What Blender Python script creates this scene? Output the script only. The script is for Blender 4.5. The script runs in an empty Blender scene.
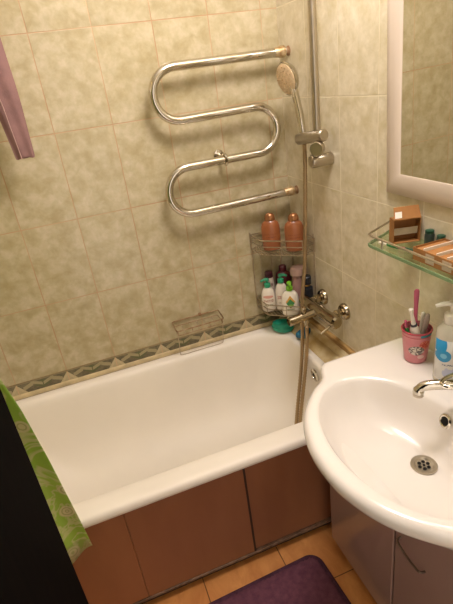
import bpy, bmesh, math, random
from mathutils import Vector, Matrix
random.seed(7)
PI = math.pi
F0 = 0.565                      # the back wall's border tops out 56.5 cm above the floor
sc = bpy.context.scene
col = sc.collection

# ------------------------------------------------------------------ node helpers
class E:
    """a float socket with operators, to write node maths as formulas"""
    def __init__(s, nt, sock): s.nt, s.s = nt, sock
    def op(s, kind, *others, clamp=False):
        n = s.nt.nodes.new('ShaderNodeMath'); n.operation = kind; n.use_clamp = clamp
        for i, v in enumerate((s,) + others):
            if isinstance(v, E): s.nt.links.new(v.s, n.inputs[i])
            else: n.inputs[i].default_value = v
        return E(s.nt, n.outputs[0])
    def __add__(s, o): return s.op('ADD', o)
    def __sub__(s, o): return s.op('SUBTRACT', o)
    def __mul__(s, o): return s.op('MULTIPLY', o)
    def __truediv__(s, o): return s.op('DIVIDE', o)
    def __neg__(s): return s.op('MULTIPLY', -1.0)
    def abs(s): return s.op('ABSOLUTE')
    def fract(s): return s.op('FRACT')
    def floor(s): return s.op('FLOOR')
    def min(s, o): return s.op('MINIMUM', o)
    def max(s, o): return s.op('MAXIMUM', o)
    def lt(s, o): return s.op('LESS_THAN', o)
    def gt(s, o): return s.op('GREATER_THAN', o)
    def ramp(s, a, b):              # 0 at a, 1 at b
        return ((s - a) * (1.0 / (b - a))).op('MULTIPLY', 1.0, clamp=True)

def S(h):                           # '#rrggbb' -> linear rgba
    h = h.lstrip('#'); out = []
    for i in (0, 2, 4):
        c = int(h[i:i + 2], 16) / 255
        out.append(c / 12.92 if c <= .04045 else ((c + .055) / 1.055) ** 2.4)
    return (*out, 1)

def new_mat(name):
    m = bpy.data.materials.new(name); m.use_nodes = True
    return m, m.node_tree, m.node_tree.nodes['Principled BSDF']

def mix(nt, fac, a, b):
    n = nt.nodes.new('ShaderNodeMix'); n.data_type = 'RGBA'
    for i, v in ((0, fac), (6, a), (7, b)):
        if isinstance(v, E): nt.links.new(v.s, n.inputs[i])
        elif hasattr(v, 'links'): nt.links.new(v, n.inputs[i])
        else: n.inputs[i].default_value = v
    return n.outputs[2]

def coords(nt, kind='Object'):
    t = nt.nodes.new('ShaderNodeTexCoord'); x = nt.nodes.new('ShaderNodeSeparateXYZ')
    nt.links.new(t.outputs[kind], x.inputs[0])
    return t.outputs[kind], E(nt, x.outputs[0]), E(nt, x.outputs[1]), E(nt, x.outputs[2])

def noise(nt, vec, scale, detail=4, rough=.55, dist=0.0, stretch=None):
    if stretch:
        mp = nt.nodes.new('ShaderNodeMapping'); mp.inputs['Scale'].default_value = stretch
        nt.links.new(vec, mp.inputs[0]); vec = mp.outputs[0]
    n = nt.nodes.new('ShaderNodeTexNoise')
    n.inputs['Scale'].default_value = scale; n.inputs['Detail'].default_value = detail
    n.inputs['Roughness'].default_value = rough; n.inputs['Distortion'].default_value = dist
    nt.links.new(vec, n.inputs['Vector'])
    return E(nt, n.outputs[0])

def combine(nt, a, b, c):
    n = nt.nodes.new('ShaderNodeCombineXYZ')
    for i, v in enumerate((a, b, c)):
        if isinstance(v, E): nt.links.new(v.s, n.inputs[i])
        else: n.inputs[i].default_value = v
    return n.outputs[0]

def bump(nt, p, h, strength, dist):
    b = nt.nodes.new('ShaderNodeBump'); b.inputs['Strength'].default_value = strength
    b.inputs['Distance'].default_value = dist
    nt.links.new(h.s, b.inputs['Height']); nt.links.new(b.outputs[0], p.inputs['Normal'])

def mat(name, c, rough=.45, metal=0., vary=.08, scale=12., coat=0., bmp=0., bscale=60., c2=None, trans=0., ior=1.45, stretch=None):
    """a plain material with a little procedural variation"""
    m, nt, p = new_mat(name)
    v, x, y, z = coords(nt)
    c = S(c) if isinstance(c, str) else c
    if c2 is None: c2 = tuple(k * (1 - vary * 2.2) for k in c[:3]) + (1,)
    else: c2 = S(c2)
    f = noise(nt, v, scale, stretch=stretch).ramp(.32, .68)
    nt.links.new(mix(nt, f, c, c2), p.inputs['Base Color'])
    p.inputs['Roughness'].default_value = rough; p.inputs['Metallic'].default_value = metal
    p.inputs['Coat Weight'].default_value = coat; p.inputs['Coat Roughness'].default_value = .08
    p.inputs['Transmission Weight'].default_value = trans; p.inputs['IOR'].default_value = ior
    if bmp: bump(nt, p, noise(nt, v, bscale, stretch=stretch), bmp, .002)
    return m

def tile_mat(name, axis, u0, grout_a, grout_b, pale='#c6ba9b', deep='#ab9d76', spot='#968d66'):
    """glazed 20 x 30 cm marbled tiles; axis is the wall's horizontal axis"""
    m, nt, p = new_mat(name)
    vec, x, y, z = coords(nt)
    u = ((x if axis == 'x' else y) - u0) / .2; v = (z - F0) / .3
    du = ((u + .5).fract() - .5).abs() * .2; dv = ((v + .5).fract() - .5).abs() * .3
    d = du.min(dv)
    wob = noise(nt, vec, 60, 2)
    line = (d + (wob - .5) * .0012).ramp(.0021, .0011)
    fu, fv = u.floor(), v.floor()
    off = combine(nt, (x if axis == 'x' else y) + fu * 3.17 + fv * 1.9, z + fv * 2.3, fu * .77)
    n1 = noise(nt, off, 17, 6, .6, .25).ramp(.36, .68)
    n2 = noise(nt, off, 42, 4, .6, .3).ramp(.38, .68)
    c = mix(nt, n1, S(pale), S(deep))
    c = mix(nt, n2 * .30, c, S(spot))
    bigf = noise(nt, vec, 2.2, 2).ramp(.35, .7)
    c = mix(nt, line, c, mix(nt, bigf, S(grout_a), S(grout_b)))
    nt.links.new(c, p.inputs['Base Color'])
    nt.links.new((line * .5 + .2).s, p.inputs['Roughness'])
    h = (line * -1.0) + noise(nt, vec, 9, 2) * .9
    bump(nt, p, h, .32, .0022)
    return m

def border_mat():
    m, nt, p = new_mat('border_tile')
    vec, x, y, z = coords(nt)
    u = ((x + 1.064) / .2 + .5).fract() - .5          # 0 at each joint
    a = u.abs() * 2.0                                  # 0 joint .. 1 mid tile
    v = (z - (F0 - .047)) / .047                       # 0 bottom .. 1 top
    n = noise(nt, vec, 90, 3)
    tent = (v - (a * -2.6 + .95)).lt(0.0)              # pale peak at the joint
    tin = (v - (a * -2.6 + .60)).lt(0.0)
    leaf = ((v - (a * 0.85 + .22)).abs().lt(.18)) * a.gt(.22) * a.lt(.62)
    leaf2 = ((v - (a * -0.9 + 1.38)).abs().lt(.15)) * a.gt(.55) * a.lt(.98)
    base = mix(nt, n.ramp(.35, .65), S('#736a50'), S('#5a523c'))
    gem = ((a - 1.0).abs() * 1.2 + (v - .5).abs()).lt(.42)
    base = mix(nt, gem, base, S('#5d5f3c'))
    c = mix(nt, tent, base, S('#bfb08c'))
    c = mix(nt, tin * .5, c, S('#ab9d7a'))
    c = mix(nt, (leaf + leaf2).op('MINIMUM', 1.0) * .8, c, S('#a99d79'))
    jo = a.lt(.02)
    c = mix(nt, jo, c, S('#c9a985'))
    edge = v.gt(.93)
    c = mix(nt, edge, c, S('#8c7f5e'))
    nt.links.new(c, p.inputs['Base Color']); p.inputs['Roughness'].default_value = .3
    return m

def floor_mat():
    m, nt, p = new_mat('floor_tile')
    vec, x, y, z = coords(nt)
    u = (x + .778) / .285; v = (y + .89) / .285
    d = (((u + .5).fract() - .5).abs()).min(((v + .5).fract() - .5).abs()) * .285
    line = d.ramp(.0022, .0012)
    off = combine(nt, x + u.floor() * 2.7, y + v.floor() * 4.1, 0.0)
    n1 = noise(nt, off, 7, 5, .6, .6, stretch=(2.5, 1, 1)).ramp(.3, .7)
    c = mix(nt, n1, S('#e2a05c'), S('#c27c40'))
    c = mix(nt, line, c, S('#6b4526'))
    nt.links.new(c, p.inputs['Base Color']); p.inputs['Roughness'].default_value = .38
    bump(nt, p, -line, .3, .002)
    return m

def curtain_mat():
    m, nt, p = new_mat('printed_curtain')
    vec, x, y, z = coords(nt)
    # big pale leaves and blossoms printed on green film
    w = noise(nt, vec, 9.0, 3, .6, 1.4, stretch=(1, .2, 1))
    leaf = (w - .5).abs().ramp(.055, .02)
    vo = nt.nodes.new('ShaderNodeTexVoronoi'); vo.inputs['Scale'].default_value = 17
    mp = nt.nodes.new('ShaderNodeMapping'); mp.inputs['Scale'].default_value = (1, .2, 1)
    nt.links.new(vec, mp.inputs[0]); nt.links.new(mp.outputs[0], vo.inputs['Vector'])
    dd = E(nt, vo.outputs['Distance'])
    blos = dd.ramp(.36, .30); ring = ((dd * 7.0).fract() - .5).abs().lt(.16)
    c = mix(nt, noise(nt, vec, 4, 2).ramp(.35, .65), S('#a6c850'), S('#86b33c'))
    c = mix(nt, leaf * .55, c, S('#dcd2a6'))
    c = mix(nt, blos * .75, c, S('#dccfa6'))
    c = mix(nt, blos * ring * .6, c, S('#8f9a55'))
    hem = z.lt(.505)
    c = mix(nt, hem * .35, c, S('#8a8a5a'))
    nt.links.new(c, p.inputs['Base Color']); p.inputs['Roughness'].default_value = .35
    return m

def bottle_print_mat(name, base, rough, marks):
    """bottle plastic with printed marks on its front (local -y); marks = [(kind,x,z,w,h,colour)]"""
    m, nt, p = new_mat(name)
    vec, x, y, z = coords(nt)
    c = mix(nt, noise(nt, vec, 25, 3).ramp(.3, .7), S(base), tuple(k * .93 for k in S(base)[:3]) + (1,))
    front = y.lt(0.0)
    for kind, cx, cz, w, h, hexc in marks:
        ax, az = (x - cx).abs() / w, (z - cz).abs() / h
        if kind == 'diamond': f = (ax + az).lt(1.0)
        elif kind == 'oval': f = (ax * ax + az * az).lt(1.0)
        elif kind == 'text':             # a row of small printed strokes
            f = ax.lt(1.0) * az.lt(1.0) * noise(nt, vec, 420, 1, .5, 0).gt(.47)
        else: f = ax.lt(1.0) * az.lt(1.0)
        c = mix(nt, f * front, c, S(hexc))
    nt.links.new(c, p.inputs['Base Color']); p.inputs['Roughness'].default_value = rough
    p.inputs['Coat Weight'].default_value = .25
    return m

def pane_mat(name, tint, gloss_rough=.03, edge=0.5):
    m, nt, p = new_mat(name)
    nt.nodes.remove(p)
    out = nt.nodes['Material Output']
    tr = nt.nodes.new('ShaderNodeBsdfTransparent'); tr.inputs[0].default_value = tint
    gl = nt.nodes.new('ShaderNodeBsdfGlossy'); gl.inputs['Roughness'].default_value = gloss_rough
    gl.inputs[0].default_value = (.9, .95, .9, 1)
    lw = nt.nodes.new('ShaderNodeLayerWeight'); lw.inputs['Blend'].default_value = .5
    fr = E(nt, lw.outputs['Facing']).op('POWER', 4.0) * .55 + .04
    mx = nt.nodes.new('ShaderNodeMixShader')
    nt.links.new(fr.s, mx.inputs[0]); nt.links.new(tr.outputs[0], mx.inputs[1]); nt.links.new(gl.outputs[0], mx.inputs[2])
    nt.links.new(mx.outputs[0], out.inputs[0])
    return m

M = {}
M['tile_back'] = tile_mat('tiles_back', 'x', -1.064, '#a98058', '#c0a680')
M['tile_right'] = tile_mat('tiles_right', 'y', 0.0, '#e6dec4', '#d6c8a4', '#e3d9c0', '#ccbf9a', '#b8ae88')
M['tile_left'] = tile_mat('tiles_left', 'y', 0.0, '#c9a57c', '#c9ab84')
M['border'] = border_mat()
M['floor'] = floor_mat()
M['ceiling'] = mat('ceiling_paint', '#e4dfd2', .8)
M['bead'] = mat('caulk_bead', '#dcc79c', .5, vary=.15, scale=20)
M['moulding'] = mat('stained_moulding', '#c7a56a', .5, vary=.2, scale=14, c2='#8a6636', stretch=(6, 1, 6))
M['moulding_pale'] = mat('pale_moulding', '#d8c79e', .45, vary=.1, scale=18, c2='#bb9f68')
M['enamel'] = mat('bath_enamel', '#f3ecdf', .5, vary=.02, scale=4)
M['ceramic'] = mat('sink_ceramic', '#e8e2da', .16, vary=.015, scale=4, coat=.3)
M['chrome'] = mat('chrome', '#d8d2c6', .09, 1., vary=.03, scale=30)
M['tap_chrome'] = mat('tap_chrome', '#b5a991', .13, 1., vary=.04, scale=30)
M['satin'] = mat('satin_chrome', '#c2b8a6', .28, 1., vary=.05, scale=30)
M['wire'] = mat('wire_metal', '#bfae93', .3, .85, vary=.1, scale=60)
M['wire_rust'] = mat('rusty_wire', '#b7a283', .4, .7, vary=.2, scale=60, c2='#8f6a48')
M['rust'] = mat('rust', '#a08260', .75, .1, vary=.2, scale=90, c2='#8a6444')
M['brass'] = mat('worn_brass', '#d6c6a2', .4, .6, vary=.15, scale=70, c2='#a8814e')
M['dark_metal'] = mat('dark_metal', '#85786d', .3, 1.)
M['hose'] = mat('hose_metal', '#b39a76', .32, .85, vary=.05, bmp=.0)
M['dark_hole'] = mat('dark_hole', '#15110d', .8)
M['apron'] = mat('brown_laminate', '#a06c4c', .34, vary=.1, scale=5, c2='#8d5d40', stretch=(1, 1, .3))
M['plinth'] = mat('plinth_dark', '#3a281d', .6)
M['plinth_trim'] = mat('plinth_trim', '#7d6049', .4, vary=.25, scale=30, c2='#46301f')
M['cabinet'] = mat('cabinet_white', '#a98f84', .22, vary=.03, scale=5, coat=.4)
M['wenge'] = mat('door_wenge', '#040303', .8, vary=.3, scale=30, c2='#0b0705', stretch=(3, 3, .15)); M['wenge'].node_tree.nodes['Principled BSDF'].inputs['Specular IOR Level'].default_value = .03
M['rug'] = mat('rug_pile', '#744654', .95, vary=.2, scale=50, bmp=1., bscale=260, c2='#5e3648')
M['rug_edge'] = mat('rug_edge', '#5a3548', .95, vary=.2, scale=60)
M['mirror'] = mat('mirror_silver', (.72, .71, .65, 1), .015, 1., vary=.0)
M['frame'] = mat('mirror_frame', '#dccdbb', .3, vary=.02, scale=6, coat=.2)
M['shelf_glass'] = pane_mat('shelf_glass', (.86, .93, .82, 1))
M['jar_glass'] = pane_mat('jar_glass', (.80, .84, .80, 1))
M['glass_edge'] = mat('glass_edge', '#7f9a6e', .15, vary=.05)
M['kraft'] = mat('kraft_card', '#a8743e', .7, vary=.1, scale=25)
M['kraft_in'] = mat('kraft_inside', '#6a4a2c', .8, vary=.1, scale=25)
M['paper'] = mat('white_paper', '#e9e3d6', .6, vary=.03)
M['film'] = mat('clear_window_film', '#c9b79c', .15, vary=.08, scale=40)
M['copper'] = bottle_print_mat('copper_bottle', '#985a34', .3, [('text', 0, .060, .020, .0022, '#7c3f22'), ('text', 0, .072, .026, .003, '#8a4a29'), ('text', 0, .046, .016, .0016, '#7c3f22')])
M['copper_cap'] = mat('copper_cap', '#a8744c', .22, .6, vary=.05)
M['whitebottle_a'] = bottle_print_mat('white_bottle_pink_print', '#e9e0d0', .3, [('oval', .0, .072, .022, .007, '#d99f8c'), ('text', 0, .053, .022, .006, '#b58d78'), ('text', .002, .032, .018, .004, '#9aa27e')])
M['whitebottle_b'] = bottle_print_mat('white_bottle_plain_print', '#e6dccb', .3, [('text', 0, .062, .018, .008, '#c28d7c'), ('text', 0, .036, .015, .005, '#a99b80')])
M['whitebottle_c'] = bottle_print_mat('white_bottle_leaf_print', '#efe7d6', .3, [('diamond', 0, .064, .020, .030, '#d9a24a'), ('diamond', 0, .058, .018, .021, '#3f8a4f'), ('oval', .002, .047, .011, .007, '#7fb04a'), ('rect', 0, .030, .016, .0015, '#8a9a70')])
M['pump_green'] = mat('pump_green', '#2f9a70', .35)
M['pump_lime'] = mat('pump_lime', '#7cc22e', .35)
M['tube'] = bottle_print_mat('tube_print', '#ded0c2', .4, [('text', 0, .065, .016, .02, '#a55d62'), ('text', 0, .105, .016, .008, '#7d5a55')])
M['purple_cap'] = mat('purple_cap', '#4c2230', .35)
M['maroon'] = mat('maroon_plastic', '#5c1f28', .35)
M['mauve'] = mat('mauve_plastic', '#b58d84', .3, vary=.08)
M['mauve_cap'] = mat('mauve_cap', '#c9a79a', .25)
M['navy'] = mat('navy_plastic', '#22252b', .3)
M['gold'] = mat('gold_cap', '#b08a4c', .35, .5)
M['teal'] = mat('teal_plastic', '#22a183', .3, vary=.05)
M['blue'] = mat('blue_sponge', '#1f6f92', .6, vary=.12, scale=60)
M['cup'] = None
M['cup_rim'] = mat('cup_rim', '#b84a56', .35)
M['cup_in'] = mat('cup_inside', '#b5646a', .5)
M['soap_clear'] = bottle_print_mat('soap_bottle', '#cfc8b6', .2, [])
M['soap_label'] = None
M['white_plastic'] = mat('white_plastic', '#efe8da', .3, vary=.02)
M['pink_plastic'] = mat('pink_plastic', '#c25c78', .35)
M['grey_clear'] = mat('clear_handle', '#b8a59c', .15, vary=.1, scale=80)
M['green_plastic'] = mat('green_plastic', '#3a8a4a', .35)
M['dgreen_plastic'] = mat('dark_green_plastic', '#1f4a35', .35)
M['bristle'] = mat('bristles', '#e6dcc4', .8)
M['ring_dark'] = mat('dark_ring', '#2c3038', .4)
M['cloth'] = mat('mauve_cloth', '#8d6b67', .95, vary=.10, scale=22, bmp=.5, bscale=220)
M['cloth_seam'] = mat('cloth_seam', '#b99a92', .95, vary=.1, scale=40)
M['line'] = mat('washing_line', '#cfc7b6', .7)
M['face_plate'] = mat('spray_plate', '#e0c49a', .45, vary=.12, scale=120)
M['rubber'] = mat('rubber', '#2b2723', .7)
M['curtain'] = curtain_mat()
M['jar_dark'] = mat('dark_contents', '#2e3a33', .4, vary=.2, scale=60)

def cup_mat():
    m, nt, p = new_mat('pink_cup_print')
    vec, x, y, z = coords(nt)
    c = mix(nt, noise(nt, vec, 30, 3).ramp(.3, .7), S('#d98b90'), S('#cf7f86'))
    front = y.lt(0.0)
    def oval(cx, cz, w, h): 
        a, b = (x - cx) / w, (z - cz) / h
        return (a * a + b * b).lt(1.0) * front
    n = noise(nt, vec, 160, 2, .6, .8)
    c = mix(nt, oval(.016, .062, .014, .014), c, S('#c8483e'))
    c = mix(nt, oval(.016, .062, .014, .014) * n.gt(.52), c, S('#e08a70'))
    c = mix(nt, oval(-.004, .045, .020, .015), c, S('#d9cfc2'))
    c = mix(nt, oval(-.004, .045, .020, .015) * n.gt(.50), c, S('#6f6460'))
    c = mix(nt, oval(.008, .024, .009, .006), c, S('#e3bfb8'))
    c = mix(nt, (x - .020).abs().lt(.016) * (z - .093).abs().lt(.006) * front, c, S('#3f9aa8'))
    c = mix(nt, (z - .086).abs().lt(.0012), c, S('#b84a56'))
    nt.links.new(c, p.inputs['Base Color']); p.inputs['Roughness'].default_value = .35
    return m
M['cup'] = cup_mat()
def label_mat():
    m, nt, p = new_mat('soap_label_print')
    vec, x, y, z = coords(nt)
    c = S('#d8d6d0')
    def oval(cx, cz, w, h):
        a, b = (x - cx) / w, (z - cz) / h
        return (a * a + b * b).lt(1.0)
    blue = oval(-.024, .118, .013, .024).max(oval(-.017, .088, .017, .017))
    c = mix(nt, blue, c, S('#2b8fc0'))
    c = mix(nt, oval(-.017, .088, .007, .007), c, S('#6fb6d6'))
    c = mix(nt, oval(-.002, .040, .016, .016) * noise(nt, vec, 50, 2).gt(.42), c, S('#b9bcd2'))
    c = mix(nt, x.abs().lt(.020) * (z - .063).abs().lt(.0022) * noise(nt, vec, 400, 1).gt(.45), c, S('#4a5a7a'))
    nt.links.new(c, p.inputs['Base Color']); p.inputs['Roughness'].default_value = .3
    return m
M['soap_label'] = label_mat()

# ------------------------------------------------------------------ mesh helpers
def finish(name, bm, m, parent=None, smooth=True, angle=40, loc=None):
    bmesh.ops.remove_doubles(bm, verts=bm.verts, dist=1e-6)
    bmesh.ops.recalc_face_normals(bm, faces=bm.faces)
    me = bpy.data.meshes.new(name); bm.to_mesh(me); bm.free()
    if smooth:
        me.polygons.foreach_set('use_smooth', [True] * len(me.polygons))
        me.set_sharp_from_angle(angle=math.radians(angle))
    for mm in (m if isinstance(m, (list, tuple)) else [m]): me.materials.append(mm)
    o = bpy.data.objects.new(name, me); col.objects.link(o)
    if parent: o.parent = parent
    if loc: o.location = loc
    return o

def thing(name, label, cat, loc=(0, 0, 0), rotz=0, group=None):
    o = bpy.data.objects.new(name, None); col.objects.link(o)
    o.empty_display_size = .05
    o.location = loc; o.rotation_euler = (0, 0, rotz); o['label'] = label; o['category'] = cat
    if group: o['group'] = group
    return o

def tag(o, label, cat, group=None):
    o['label'] = label; o['category'] = cat
    if group: o['group'] = group
    return o

def struct(name, bm, m, **k):
    o = finish(name, bm, m, **k); o['kind'] = 'structure'; return o

def add_box(bm, a, b, bev=0., seg=2):
    a, b = Vector(a), Vector(b)
    r = bmesh.ops.create_cube(bm, size=1, matrix=Matrix.Translation((a + b) / 2) @ Matrix.Diagonal((*(b - a), 1)))
    if bev:
        es = list({e for v in r['verts'] for e in v.link_edges})
        bmesh.ops.bevel(bm, geom=es, offset=bev, segments=seg, profile=.5, affect='EDGES')
    return bm

def box(a, b, bev=0., seg=2): return add_box(bmesh.new(), a, b, bev, seg)

def add_loft(bm, loops, cap0=True, cap1=True, closed=True):
    rows = [[bm.verts.new(p) for p in lp] for lp in loops]
    n = len(rows[0])
    for a, b in zip(rows, rows[1:]):
        for i in range(n if closed else n - 1):
            j = (i + 1) % n
            bm.faces.new((a[i], a[j], b[j], b[i]))
    if cap0: bm.faces.new(rows[0][::-1])
    if cap1: bm.faces.new(rows[-1])
    return bm

def loft(loops, cap0=True, cap1=True, closed=True): return add_loft(bmesh.new(), loops, cap0, cap1, closed)

def add_lathe(bm, prof, n=28, c=(0, 0, 0), sy=1., cap=True):
    """prof = [(r,z)], closed with small caps"""
    loops = [[(c[0] + r * math.cos(2 * PI * i / n), c[1] + sy * r * math.sin(2 * PI * i / n), c[2] + z) for i in range(n)] for r, z in prof]
    return add_loft(bm, loops, cap, cap)

def lathe(prof, n=28, c=(0, 0, 0), sy=1., cap=True): return add_lathe(bmesh.new(), prof, n, c, sy, cap)

def smooth_path(pts, sub=6, closed=False):
    P = [Vector(p) for p in pts]; out = []
    n = len(P)
    rng = range(n if closed else n - 1)
    for i in rng:
        p0 = P[(i - 1) % n] if closed or i > 0 else P[0]
        p1, p2 = P[i], P[(i + 1) % n]
        p3 = P[(i + 2) % n] if closed or i + 2 < n else P[-1]
        for k in range(sub):
            t = k / sub
            out.append(.5 * ((2 * p1) + (p2 - p0) * t + (2 * p0 - 5 * p1 + 4 * p2 - p3) * t * t + (3 * p1 - p0 - 3 * p2 + p3) * t ** 3))
    if not closed: out.append(P[-1])
    return out

def add_tube(bm, pts, r, n=10, closed=False, caps=True):
    """round bar along pts; r may be a list"""
    P = [Vector(p) for p in pts]; m = len(P)
    R = r if isinstance(r, (list, tuple)) else [r] * m
    T = []
    for i in range(m):
        if closed: t = P[(i + 1) % m] - P[(i - 1) % m]
        else: t = P[min(i + 1, m - 1)] - P[max(i - 1, 0)]
        T.append(t.normalized())
    up = Vector((0, 0, 1)) if abs(T[0].z) < .9 else Vector((1, 0, 0))
    nrm = (up - T[0] * up.dot(T[0])).normalized()
    rows = []
    for i in range(m):
        nrm = (nrm - T[i] * nrm.dot(T[i])).normalized()
        bn = T[i].cross(nrm)
        rows.append([bm.verts.new(P[i] + R[i] * (math.cos(2 * PI * k / n) * nrm + math.sin(2 * PI * k / n) * bn)) for k in range(n)])
    seq = list(zip(rows, rows[1:])) + ([(rows[-1], rows[0])] if closed else [])
    for a, b in seq:
        for k in range(n):
            j = (k + 1) % n
            bm.faces.new((a[k], a[j], b[j], b[k]))
    if caps and not closed:
        bm.faces.new(rows[0][::-1]); bm.faces.new(rows[-1])
    return bm

def tube(pts, r, n=10, closed=False): return add_tube(bmesh.new(), pts, r, n, closed)

def axis_lathe(prof, base, direction, n=28, sy=1.):
    """lathe whose axis runs from base along direction; prof = [(r, t)]"""
    bm = lathe(prof, n, sy=sy)
    q = Vector((0, 0, 1)).rotation_difference(Vector(direction).normalized()).to_matrix().to_4x4()
    bmesh.ops.transform(bm, matrix=Matrix.Translation(base) @ q, verts=bm.verts)
    return bm

def add_axis_lathe(bm, prof, base, direction, n=28):
    b2 = axis_lathe(prof, base, direction, n)
    me = bpy.data.meshes.new('tmp'); b2.to_mesh(me); b2.free(); bm.from_mesh(me); bpy.data.meshes.remove(me)
    return bm

def rrect(x0, x1, y0, y1, r, z, seg=8, runs=(0, 0)):
    """rounded rectangle, counter-clockwise; r may be 4 radii (x1y0, x1y1, x0y1, x0y0)"""
    R = r if isinstance(r, (list, tuple)) else [r] * 4
    out = []
    for (cx, cy, a0), rr in zip(((x1, y0, -90), (x1, y1, 0), (x0, y1, 90), (x0, y0, 180)), R):
        sx = -1 if cx == x1 else 1; sy = 1 if cy == y0 else -1
        for k in range(seg + 1):
            a = math.radians(a0 + 90 * k / seg)
            out.append((cx + sx * rr + rr * math.cos(a), cy + sy * rr + rr * math.sin(a), z))
    if runs == (0, 0): return out
    full = []                    # extra points on the straight runs so long sides shade evenly
    for i, p in enumerate(out):
        full.append(p)
        if i % (seg + 1) == seg:
            q = out[(i + 1) % len(out)]; m = runs[0] if (i // (seg + 1)) % 2 else runs[1]
            full += [tuple(a + (b - a) * k / (m + 1) for a, b in zip(p, q)) for k in range(1, m + 1)]
    return full

def W(x, y, z): return (x, y, z + F0)     # height given from the border's top edge

# ------------------------------------------------------------------ the setting
XL, YN, ZC = -1.62, -1.95, 2.47
T = .08
struct('floor', box((XL - T, YN - T, -.08), (T, T, 0)), M['floor'], smooth=False)
struct('ceiling', box((XL - T, YN - T, ZC), (T, T, ZC + .08)), M['ceiling'], smooth=False)
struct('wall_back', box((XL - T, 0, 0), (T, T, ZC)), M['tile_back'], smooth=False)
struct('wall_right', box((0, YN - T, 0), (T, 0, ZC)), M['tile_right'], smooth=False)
struct('wall_left', box((XL - T, YN - T, 0), (XL, 0, ZC)), M['tile_left'], smooth=False)
bm = box((XL, YN - T, 0), (-1.10, YN, ZC)); add_box(bm, (-.36, YN - T, 0), (0, YN, ZC)); add_box(bm, (-1.10, YN - T, 2.06), (-.36, YN, ZC))
struct('wall_near', bm, M['tile_back'], smooth=False)
# decorated border strip along the back wall, the bead under it, and the mouldings beside the bath
struct('trim_1', box(W(XL, -.006, -.047), W(-.0, 0, 0)), M['border'], smooth=False)
bm = bmesh.new()
prof = [(0, -.046), (-.008, -.046), (-.0105, -.049), (-.0110, -.055), (-.0110, -.0652), (0, -.0652)]
add_loft(bm, [[W(x, y, z) for y, z in prof] for x in (XL, -.02)])
struct('trim_2', bm, M['bead'], angle=60)
bm = bmesh.new()                             # stepped moulding along the right wall
prof = [(0, -.006), (-.012, -.006), (-.016, -.012), (-.018, -.022), (0, -.022)]
add_loft(bm, [[W(x, y, z) for x, z in prof] for y in (-.006, -.765)])
struct('trim_3', bm, M['moulding'], angle=60)
bm = bmesh.new()
prof = [(0, -.022), (-.034, -.024), (-.040, -.030), (-.043, -.040), (-.066, -.046), (-.080, -.054), (-.094, -.0648), (0, -.0648)]
add_loft(bm, [[W(x, y, z) for x, z in prof] for y in (-.006, -.75)])
struct('trim_4', bm, M['moulding_pale'], angle=30)

# the open door leaf at the left, hinged on the near wall
dl = struct('door_1', box((-1.065, YN + .01, .01), (-1.022, -1.20, 2.03), .002, 1), M['wenge'], angle=30)

# ------------------------------------------------------------------ bath
bath = thing('bathtub', 'white enamel bathtub along the tiled back wall behind the brown panel', 'bathtub', (-.80, -.37, 0))
X0, X1, Y0, Y1 = -1.575, -.076, -.745, -.006
rim = -.065
def tl(dx0, dx1, dy0, dy1, r, z): return [(x + .80, y + .37, zz) for x, y, zz in rrect(X0 + dx0, X1 - dx1, Y0 + dy0, Y1 - dy1, r, z + F0, 10, (16, 5))]
L = [tl(.36, .18, .19, .17, .12, -.472), tl(.26, .11, .145, .12, .14, -.452), tl(.15, .066, .098, .075, .13, -.36), tl(.06, .040, .078, .035, .08, -.16), tl(.05, .035, .075, .03, .06, -.108), tl(.012, .008, .024, .004, .03, -.103), tl(.003, .002, .004, .001, .03, -.100),
     tl(0, 0, 0, 0, .03, -.094), tl(0, 0, .0005, 0, .03, -.080), tl(.004, .004, .005, .002, .03, -.069), tl(.012, .010, .016, .006, .035, rim),
     tl(.05, .030, .058, .030, .08, rim - .001), tl(.062, .040, .077, .040, .10, rim - .004), tl(.070, .046, .087, .048, .11, rim - .011),
      tl(.078, .050, .092, .054, .12, rim - .028), tl(.10, .055, .098, .062, .13, -.16), tl(.15, .062, .104, .072, .14, -.24), tl(.21, .072, .117, .090, .15, -.30),
      tl(.27, .090, .135, .115, .15, -.35), tl(.33, .118, .168, .150, .14, -.39), tl(.40, .165, .212, .198, .12, -.42), tl(.48, .235, .265, .255, .09, -.438), tl(.56, .33, .315, .310, .05, -.445), tl(.62, .40, .348, .343, .02, -.447), tl(.66, .44, .366, .361, .004, -.4475)]
bt = finish('tub', loft(L, True, True), M['enamel'], bath, angle=70)
mod = bt.modifiers.new('s', 'SUBSURF'); mod.levels = 1; mod.render_levels = 1
bm = axis_lathe([(.004, -.004), (.027, -.003), (.028, .003), (.024, .006), (.017, .006), (.016, .001), (.003, .0012)], (X1 - .0575 + .80, -.395 + .37, F0 - .118), (-1, 0, -.1), 28)
ov = finish('overflow_plate', bm, M['chrome'], bath)
bm = bmesh.new()
for k in range(6):
    a = k * PI / 3
    c = Vector((X1 - .0575 + .80 - .0022, -.395 + .37 + .0085 * math.cos(a), F0 - .118 + .0085 * math.sin(a)))
    add_axis_lathe(bm, [(.0001, 0), (.003, 0), (.003, .0006), (.0001, .0006)], c, (-1, 0, -.1), 10)
finish('overflow_hole', bm, M['dark_hole'], ov)
for i, (x, y) in enumerate(((-1.35, -.55), (-1.35, -.18), (-.32, -.55), (-.32, -.18))):
    finish('foot', lathe([(.03, 0), (.03, .012), (.016, .02), (.016, .112)], 14, (x + .80, y + .37, 0)), M['satin'], bath)

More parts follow.
